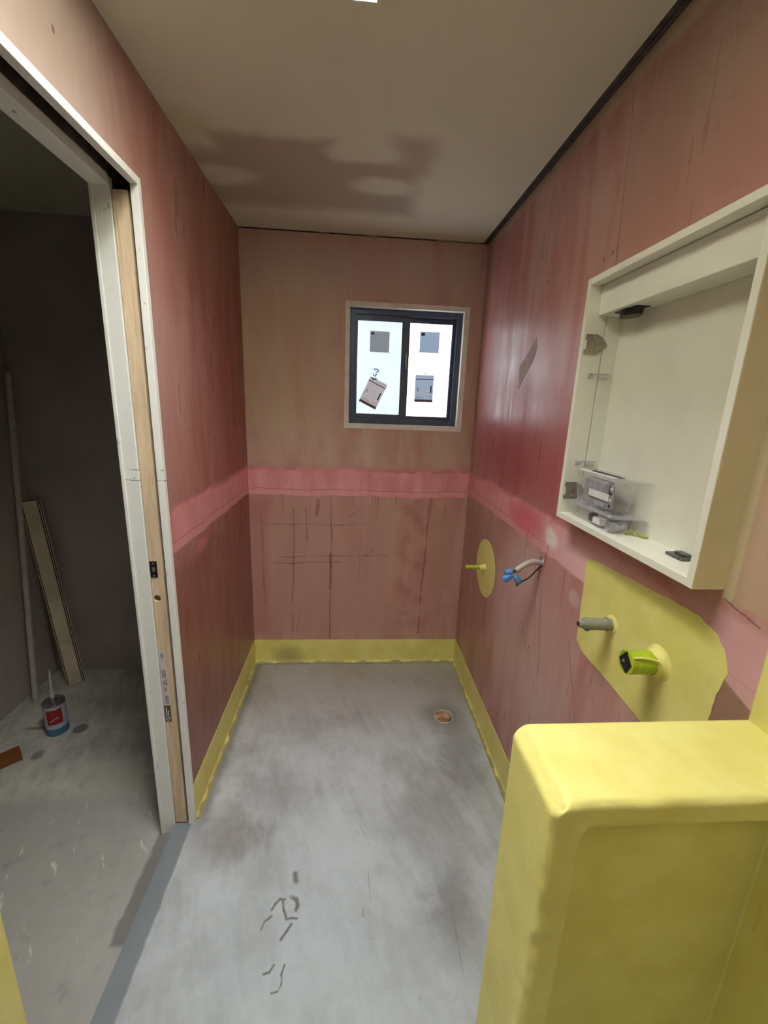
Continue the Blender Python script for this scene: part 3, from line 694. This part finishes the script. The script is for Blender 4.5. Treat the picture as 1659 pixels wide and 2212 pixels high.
# clear plastic packaging holding small fittings
zt = za + t
pk = thing('blister_pack', (1.24, 1.05, zt), 'clear plastic packaging of small fittings and leaflets in the cabinet corner', 'packaging')
bm = bmesh.new()
def tray(bm, x0, x1, ya_, yb_, z0, z1, tap=.008):
    vs = [bm.verts.new(p) for p in ((x0 + tap, ya_ + tap, z0), (x1 - tap, ya_ + tap, z0), (x1 - tap, yb_ - tap, z0), (x0 + tap, yb_ - tap, z0), (x0, ya_, z1), (x1, ya_, z1), (x1, yb_, z1), (x0, yb_, z1))]
    for f in ((0, 1, 2, 3), (0, 1, 5, 4), (1, 2, 6, 5), (2, 3, 7, 6), (3, 0, 4, 7)): bm.faces.new([vs[i] for i in f])
tray(bm, 1.202, 1.276, .965, 1.150, zt + .002, 1.334)
link('lower_tray', bm, 'clear', pk)
link('lower_flange', slab('z', ragged([(1.192, 1.166), (1.196, .935), (1.283, .925), (1.284, 1.166)], .03, .0015, 5), [], 1.334, 1.3352), 'clear2', pk)
bm = bmesh.new(); tray(bm, 1.208, 1.274, .975, 1.145, 1.338, 1.420); link('upper_tray', bm, 'clear', pk)
up = link('upper_flange', slab('z', ragged([(1.20, 1.165), (1.202, .945), (1.284, .930), (1.285, 1.168)], .03, .0015, 6), [], 1.421, 1.4222), 'clear', pk)
link('leaflet', box(1.2105, 1.2110, .985, 1.075, 1.366, 1.384), 'paper', pk)
o = link('leaflet', slab('z', [(1.215, 1.15), (1.235, 1.155), (1.225, .985), (1.212, .985)], [], 1.4245, 1.4253), 'paper', pk)
link('leaflet', slab('z', [(1.226, 1.10), (1.245, 1.12), (1.240, .975), (1.228, .98)], [], 1.4262, 1.427), 'ink', pk)
link('grey_packet', box(1.214, 1.236, 1.005, 1.11, 1.342, 1.412, .006), 'greybits', pk)
link('black_block', box(1.216, 1.226, .988, 1.000, 1.360, 1.404, .003), 'ink', pk)
nb = link('size_tag', box(1.209, 1.214, .968, .980, 1.350, 1.408, .001), 'greybits', pk)
for i, zz in enumerate((1.358, 1.372, 1.388, 1.400)):
    link('printed_text', box(1.2075, 1.2089, .970, .978, zz - .003, zz + .003), 'paper' if i % 2 else 'ink', nb)
link('fitting_block', box(1.208, 1.224, 1.035, 1.055, 1.302, 1.322, .002), 'ink', pk)
link('fitting_block', box(1.206, 1.226, 1.000, 1.033, 1.300, 1.318, .003), 'paper', pk)
bm = bmesh.new(); tube(bm, [(1.206, .963, 1.308), (1.250, .963, 1.308)], .0125, 20, cap=False); tube(bm, [(1.206, .963, 1.308), (1.250, .963, 1.308)], .0075, 16, cap=False)
link('plastic_bush', bm, 'clear2', pk)
bm = bmesh.new()
for i in range(9):
    a = Vector((1.215 + random.random() * .05, .98 + random.random() * .14, 1.300 + random.random() * .010)); tube(bm, [a, a + Vector((random.uniform(-.01, .01), .016, .003))], .0028, 6)
link('screws', bm, 'greybits', pk)['kind'] = 'stuff'
bm = bmesh.new(); tube(bm, curve([(1.245, .955, zt + .003), (1.262, .940, zt + .008), (1.270, .925, zt + .003), (1.280, .915, zt + .003)]), [.003] * 19, 6)
tag(link('plastic_scrap', bm, 'scrap'), 'small yellow-green plastic scrap on the cabinet floor beside the packaging', 'scrap')
bm = bmesh.new(); B(bm, 1.245, 1.278, .765, .812, zt + .001, zt + .006, .001); B(bm, 1.255, 1.272, .772, .80, zt + .006, zt + .012, .002)
tag(link('metal_clip', bm, 'clip'), 'loose grey metal clip on the cabinet floor by its near side', 'clip')

# ------------------------------------------------------------------ pipes and cable
pp = thing('pipe_stub', (W, .944, 1.055), 'grey plastic pipe stub with nozzle poking out of the yellow patch', 'pipe')
bm = tube(bmesh.new(), [(W - .0015, .944, 1.054), (1.180, .944, 1.056)], .0155, 24); link('pipe_body', bm, 'pipegrey', pp, smooth=False)
for a, b in ((1.238, 1.234), (1.1845, 1.180)): link('collar', tube(bmesh.new(), [(a, .944, 1.055), (b, .944, 1.055)], .0174, 24), 'pipegrey', pp)
bm = tube(bmesh.new(), [(1.180, .944, 1.056), (1.174, .944, 1.056), (1.1735, .944, 1.056), (1.160, .944, 1.0565)], [.0150, .0135, .0105, .0095], 20); link('nozzle', bm, 'pipegrey', pp)
link('bore', tube(bmesh.new(), [(1.1602, .944, 1.0565), (1.1594, .944, 1.0565)], .0058, 16), 'black', pp)
for i in range(3): link('printed_text', box(1.212 + i * .006, 1.216 + i * .006, .9355, .9365, 1.0665, 1.068), 'paper', pp)
bm = bmesh.new()
tube(bm, [(W - .001, .944, 1.054), (W - .006, .944, 1.054)], [.026, .0165], 24, cap=False); link('paint_collar', bm, 'ypatch', pp)

pg = thing('waste_pipe', (W, .774, 1.057), 'stubby bright green capped pipe poking out of the yellow patch', 'pipe')
bm = tube(bmesh.new(), [(W - .0015, .774, 1.056), (1.205, .774, 1.057), (1.177, .774, 1.058)], [.0255, .0250, .0250], 28)
for v in bm.verts: v.co.z += mn.noise(v.co * 60) * .0015
link('pipe_body', bm, 'green', pg)
link('end_cap', slab('x', [(.774 + a * .0235, 1.058 + b * .024) for a, b in ((0.1, 1), (.35, .72), (.95, -.05), (.55, -.55), (-.25, -1), (-.5, -.6), (-.80, .05), (-.25, .6))], [], 1.1758, 1.1772), 'black', pg)
bm = bmesh.new(); tube(bm, [(1.1752, .780 + .003 * math.cos(a / 8 * 6.283), 1.058 + .003 * math.sin(a / 8 * 6.283)) for a in range(9)], .0004, 5); link('printed_mark', bm, 'paper', pg)
bm = bmesh.new(); tube(bm, [(W - .001, .774, 1.056), (W - .006, .774, 1.056), (W - .016, .774, 1.056), (W - .020, .774, 1.056)], [.040, .031, .0275, .0262], 28, cap=False)
for v in bm.verts: v.co += Vector((mn.noise(v.co * 90) * .006, mn.noise(v.co * 70) * .002, 0)) if v.co.x < W - .01 else Vector((0, 0, 0))
link('paint_collar', bm, 'ypatch', pg, smooth=True)
bm = bmesh.new(); tube(bm, curve([(1.180, .774 - .018, 1.079), (1.195, .774 - .019, 1.0795), (1.215, .774 - .022, 1.078), (1.232, .774 - .026, 1.074)]), .0028, 6); link('paint_drip', bm, 'ypatch', pg)

pw = thing('water_pipe', (W, 1.960, .811), 'thin green pipe stub in the middle of the round yellow patch', 'pipe')
link('pipe_body', tube(bmesh.new(), [(W - .0015, 1.960, .811), (1.150, 1.960, .813)], .0105, 16), 'green', pw, smooth=False)
link('paint_collar', tube(bmesh.new(), [(W - .001, 1.960, .811), (W - .012, 1.960, .811), (W - .030, 1.960, .811)], [.020, .014, .0112], 16, cap=False), 'ypatch', pw, smooth=True)

cb = thing('power_cable', (W, 1.372, 1.06), 'grey cable with blue taped ends hanging out of a hole in the pink wall', 'cable')
link('sheath', tube(bmesh.new(), curve([(W + .03, 1.374, 1.050), (W, 1.372, 1.058), (1.21, 1.357, 1.067), (1.18, 1.355, 1.055), (1.153, 1.352, 1.036)]), .0100, 12), 'cable', cb, smooth=True)
bm = bmesh.new()
for i in range(7):
    a = i * .9; tube(bm, [(1.156, 1.352 + .004 * math.cos(a), 1.037 + .004 * math.sin(a)), (1.140, 1.350 + .006 * math.cos(a), 1.031 + .006 * math.sin(a))], .0016, 6)
link('core_wires', bm, 'copper', cb)
link('earth_wire', tube(bmesh.new(), curve([(W + .02, 1.380, 1.046), (W - .004, 1.370, 1.044), (1.205, 1.352, 1.012), (1.172, 1.345, .995), (1.158, 1.343, .982)]), .0028, 8), 'black', cb, smooth=True)
link('earth_wire', tube(bmesh.new(), curve([(W + .01, 1.375, 1.042), (1.240, 1.356, 1.020), (1.236, 1.350, 1.000)]), .0016, 6), 'copper', cb, smooth=True)
def blob(c, d, l, r1, r2, sd):
    d = Vector(d).normalized(); c = Vector(c); P = [c + d * l * t for t in (0, .15, .5, .85, 1)]
    bm = tube(bmesh.new(), P, [r1 * .7, r1, (r1 + r2) / 2 * 1.08, r2, r2 * .6], 14)
    for v in bm.verts: v.co += Vector([mn.noise(v.co * 160 + Vector((sd, k * 3, 0))) for k in range(3)]) * .0022
    o = link('tape_wrap', bm, 'blue', cb, smooth=True); o['label'] = 'blue tape wrap'
blob((1.142, 1.350, 1.034), (-1, -.03, -.10), .030, .0105, .0090, 1)
blob((1.138, 1.345, 1.024), (-.75, 0, -.55), .036, .0100, .0130, 2)
blob((1.150, 1.345, 1.020), (.55, 0, -.8), .034, .0095, .0120, 3)

# ------------------------------------------------------------------ string by the window
bm = tube(bmesh.new(), curve([(1.236, D - .006, 2.37), (1.240, D - .006, 2.20), (1.238, D - .008, 1.98), (1.226, D - .010, 1.84), (1.212, D - .010, 1.70), (1.196, D - .012, 1.62), (1.190, D - .014, 1.53), (1.200, D - .014, 1.49), (1.216, D - .012, 1.462)]), .0011, 6)
tag(link('string', bm, 'string'), 'thin cream string hanging down the back wall right of the window', 'string')

# torn paint flap on the right wall
p = wall_patch('torn_paint', [(1.645, 1.845), (1.672, 1.822), (1.70, 1.80), (1.785, 1.755), (1.765, 1.665), (1.72, 1.71), (1.652, 1.760), (1.63, 1.80)], wr, 'matte', .0006, .02, .001, 9)
p['label'] = 'dull torn paint patch'

# ------------------------------------------------------------------ floor waste
fw = thing('floor_waste', (DR[0], DR[1], 0), 'open floor waste pipe stuffed with crumpled brown paper', 'drain')
bm = bmesh.new(); n = 40
for a0, a1 in ((0, 2 * math.pi),):
    R0, R1 = .0495, .0465
    vs = [[bm.verts.new((DR[0] + r * math.cos(i * 2 * math.pi / n), DR[1] + r * math.sin(i * 2 * math.pi / n), z)) for i in range(n)] for r, z in ((R0, -.06), (R0, .003), (R1, .003), (R1, -.06))]
    for a in range(4):
        for i in range(n): bm.faces.new((vs[a][i], vs[a][(i + 1) % n], vs[(a + 1) % 4][(i + 1) % n], vs[(a + 1) % 4][i]))
link('pipe_rim', bm, 'rimwhite', fw)
bm = bmesh.new(); bmesh.ops.create_icosphere(bm, subdivisions=4, radius=.040, matrix=Matrix.Translation((DR[0] - .005, DR[1] - .003, -.016)) @ Matrix.Diagonal((1, 1, .5, 1)))
for v in bm.verts: v.co += v.normal * (mn.noise(v.co * 38) * .014 + mn.noise(v.co * 95) * .005)
link('paper_plug', bm, 'rag', fw, smooth=True)
link('pipe_bottom', tube(bmesh.new(), [(DR[0], DR[1], -.070), (DR[0], DR[1], -.061)], .0495, 24), 'black', fw)

# ------------------------------------------------------------------ items in the side room
zf = -.04
cn = thing('primer_can', (-.85, 1.885, zf), 'small metal can with red and blue label and long spout on the side room floor', 'can')
def cyl(x, y, z0, z1, r, n=32): return tube(bmesh.new(), [(x, y, z0), (x, y, z1)], r, n)
link('can_body', cyl(-.85, 1.885, zf, zf + .160, .046), 'canlabel', cn)
link('blue_stripe', tube(bmesh.new(), [(-.85, 1.885, zf + .002), (-.85, 1.885, zf + .040)], .0466, 32, cap=False), 'cblue', cn)
bm = bmesh.new(); K = 10; a0, a1 = -1.75, -.35
vs = [[bm.verts.new((-.85 + r * math.cos(a0 + (a1 - a0) * i / K), 1.885 + r * math.sin(a0 + (a1 - a0) * i / K), z)) for i in range(K + 1)] for r, z in ((.0468, zf + .065), (.0468, zf + .145), (.0462, zf + .145), (.0462, zf + .065))]
for a in range(4):
    for i in range(K): bm.faces.new((vs[a][i], vs[a][i + 1], vs[(a + 1) % 4][i + 1], vs[(a + 1) % 4][i]))
rl = link('red_panel', bm, 'red', cn)
bm = tube(bmesh.new(), [(-.85 + .0475 * math.cos(a), 1.885 + .0475 * math.sin(a), zf + .085 + .02 * i / 6 * (1 if i % 2 else .7)) for i, a in enumerate([-1.5 + .13 * j for j in range(7)])], .0016, 6); link('white_swoosh', bm, 'paper', rl)
bm = tube(bmesh.new(), [(-.85, 1.885, zf + .160), (-.85, 1.885, zf + .166), (-.85, 1.885, zf + .172), (-.85, 1.885, zf + .178), (-.85, 1.885, zf + .190)], [.0475, .0475, .044, .016, .013], 32); link('can_top', bm, 'tin', cn)
bm = tube(bmesh.new(), [(-.85, 1.885, zf + .188), (-.851, 1.886, zf + .215), (-.848, 1.888, zf + .300), (-.846, 1.889, zf + .335)], [.010, .0065, .005, .0025], 12); link('spout', bm, 'pvc', cn)

bm = tube(bmesh.new(), [(-1.112, 2.112, zf + .001), (-1.150, 2.355, 1.672)], .0135, 16)
tag(link('plastic_pole', bm, 'pvc'), 'long thin white pole leaning in the side room corner', 'pole')

BL = Vector((-1.015, 2.225, zf + .002)); TL = Vector((-1.148, 2.285, 1.018)); BR = Vector((-.950, 2.278, zf + .002))
az = (TL - BL).normalized(); axx = (BR - BL); axx = (axx - az * axx.dot(az)).normalized(); ayy = az.cross(axx).normalized()
L = (TL - BL).length
bd = thing('leaning_board', (BL + BR) / 2, 'short pale board with dark grooved edges leaning in the side room corner', 'board')
obox('board_core', 'boardedge', bd, BL + ayy * .002, axx, ayy, az, .086, .030, L)
obox('board_face', 'boardface', bd, BL + axx * .008, axx, ayy, az, .060, .0019, L, .0005)
obox('edge_strip', 'dark', bd, BL + axx * .069, axx, ayy, az, .004, .0019, L)
obox('edge_strip', 'boardface', bd, BL + axx * .074, axx, ayy, az, .003, .0019, L)
obox('edge_strip', 'dark', bd, BL + axx * .078, axx, ayy, az, .004, .0019, L)
obox('edge_strip', 'boardface', bd, BL + axx * .083, axx, ayy, az, .003, .0019, L)
obox('edge_strip', 'dark', bd, BL + axx * .004, axx, ayy, az, .003, .0019, L)
obox('edge_strip', 'boardface', bd, BL, axx, ayy, az, .003, .0019, L)

bm = box(-.06, .06, -.035, .035, 0, .032, .002); bm.transform(Matrix.Translation((-.955, 1.690, zf)) @ Matrix.Rotation(.75, 4, 'Z'))
tag(link('timber_offcut', bm, 'brown'), 'small brown timber offcut lying on the side room floor', 'offcut')
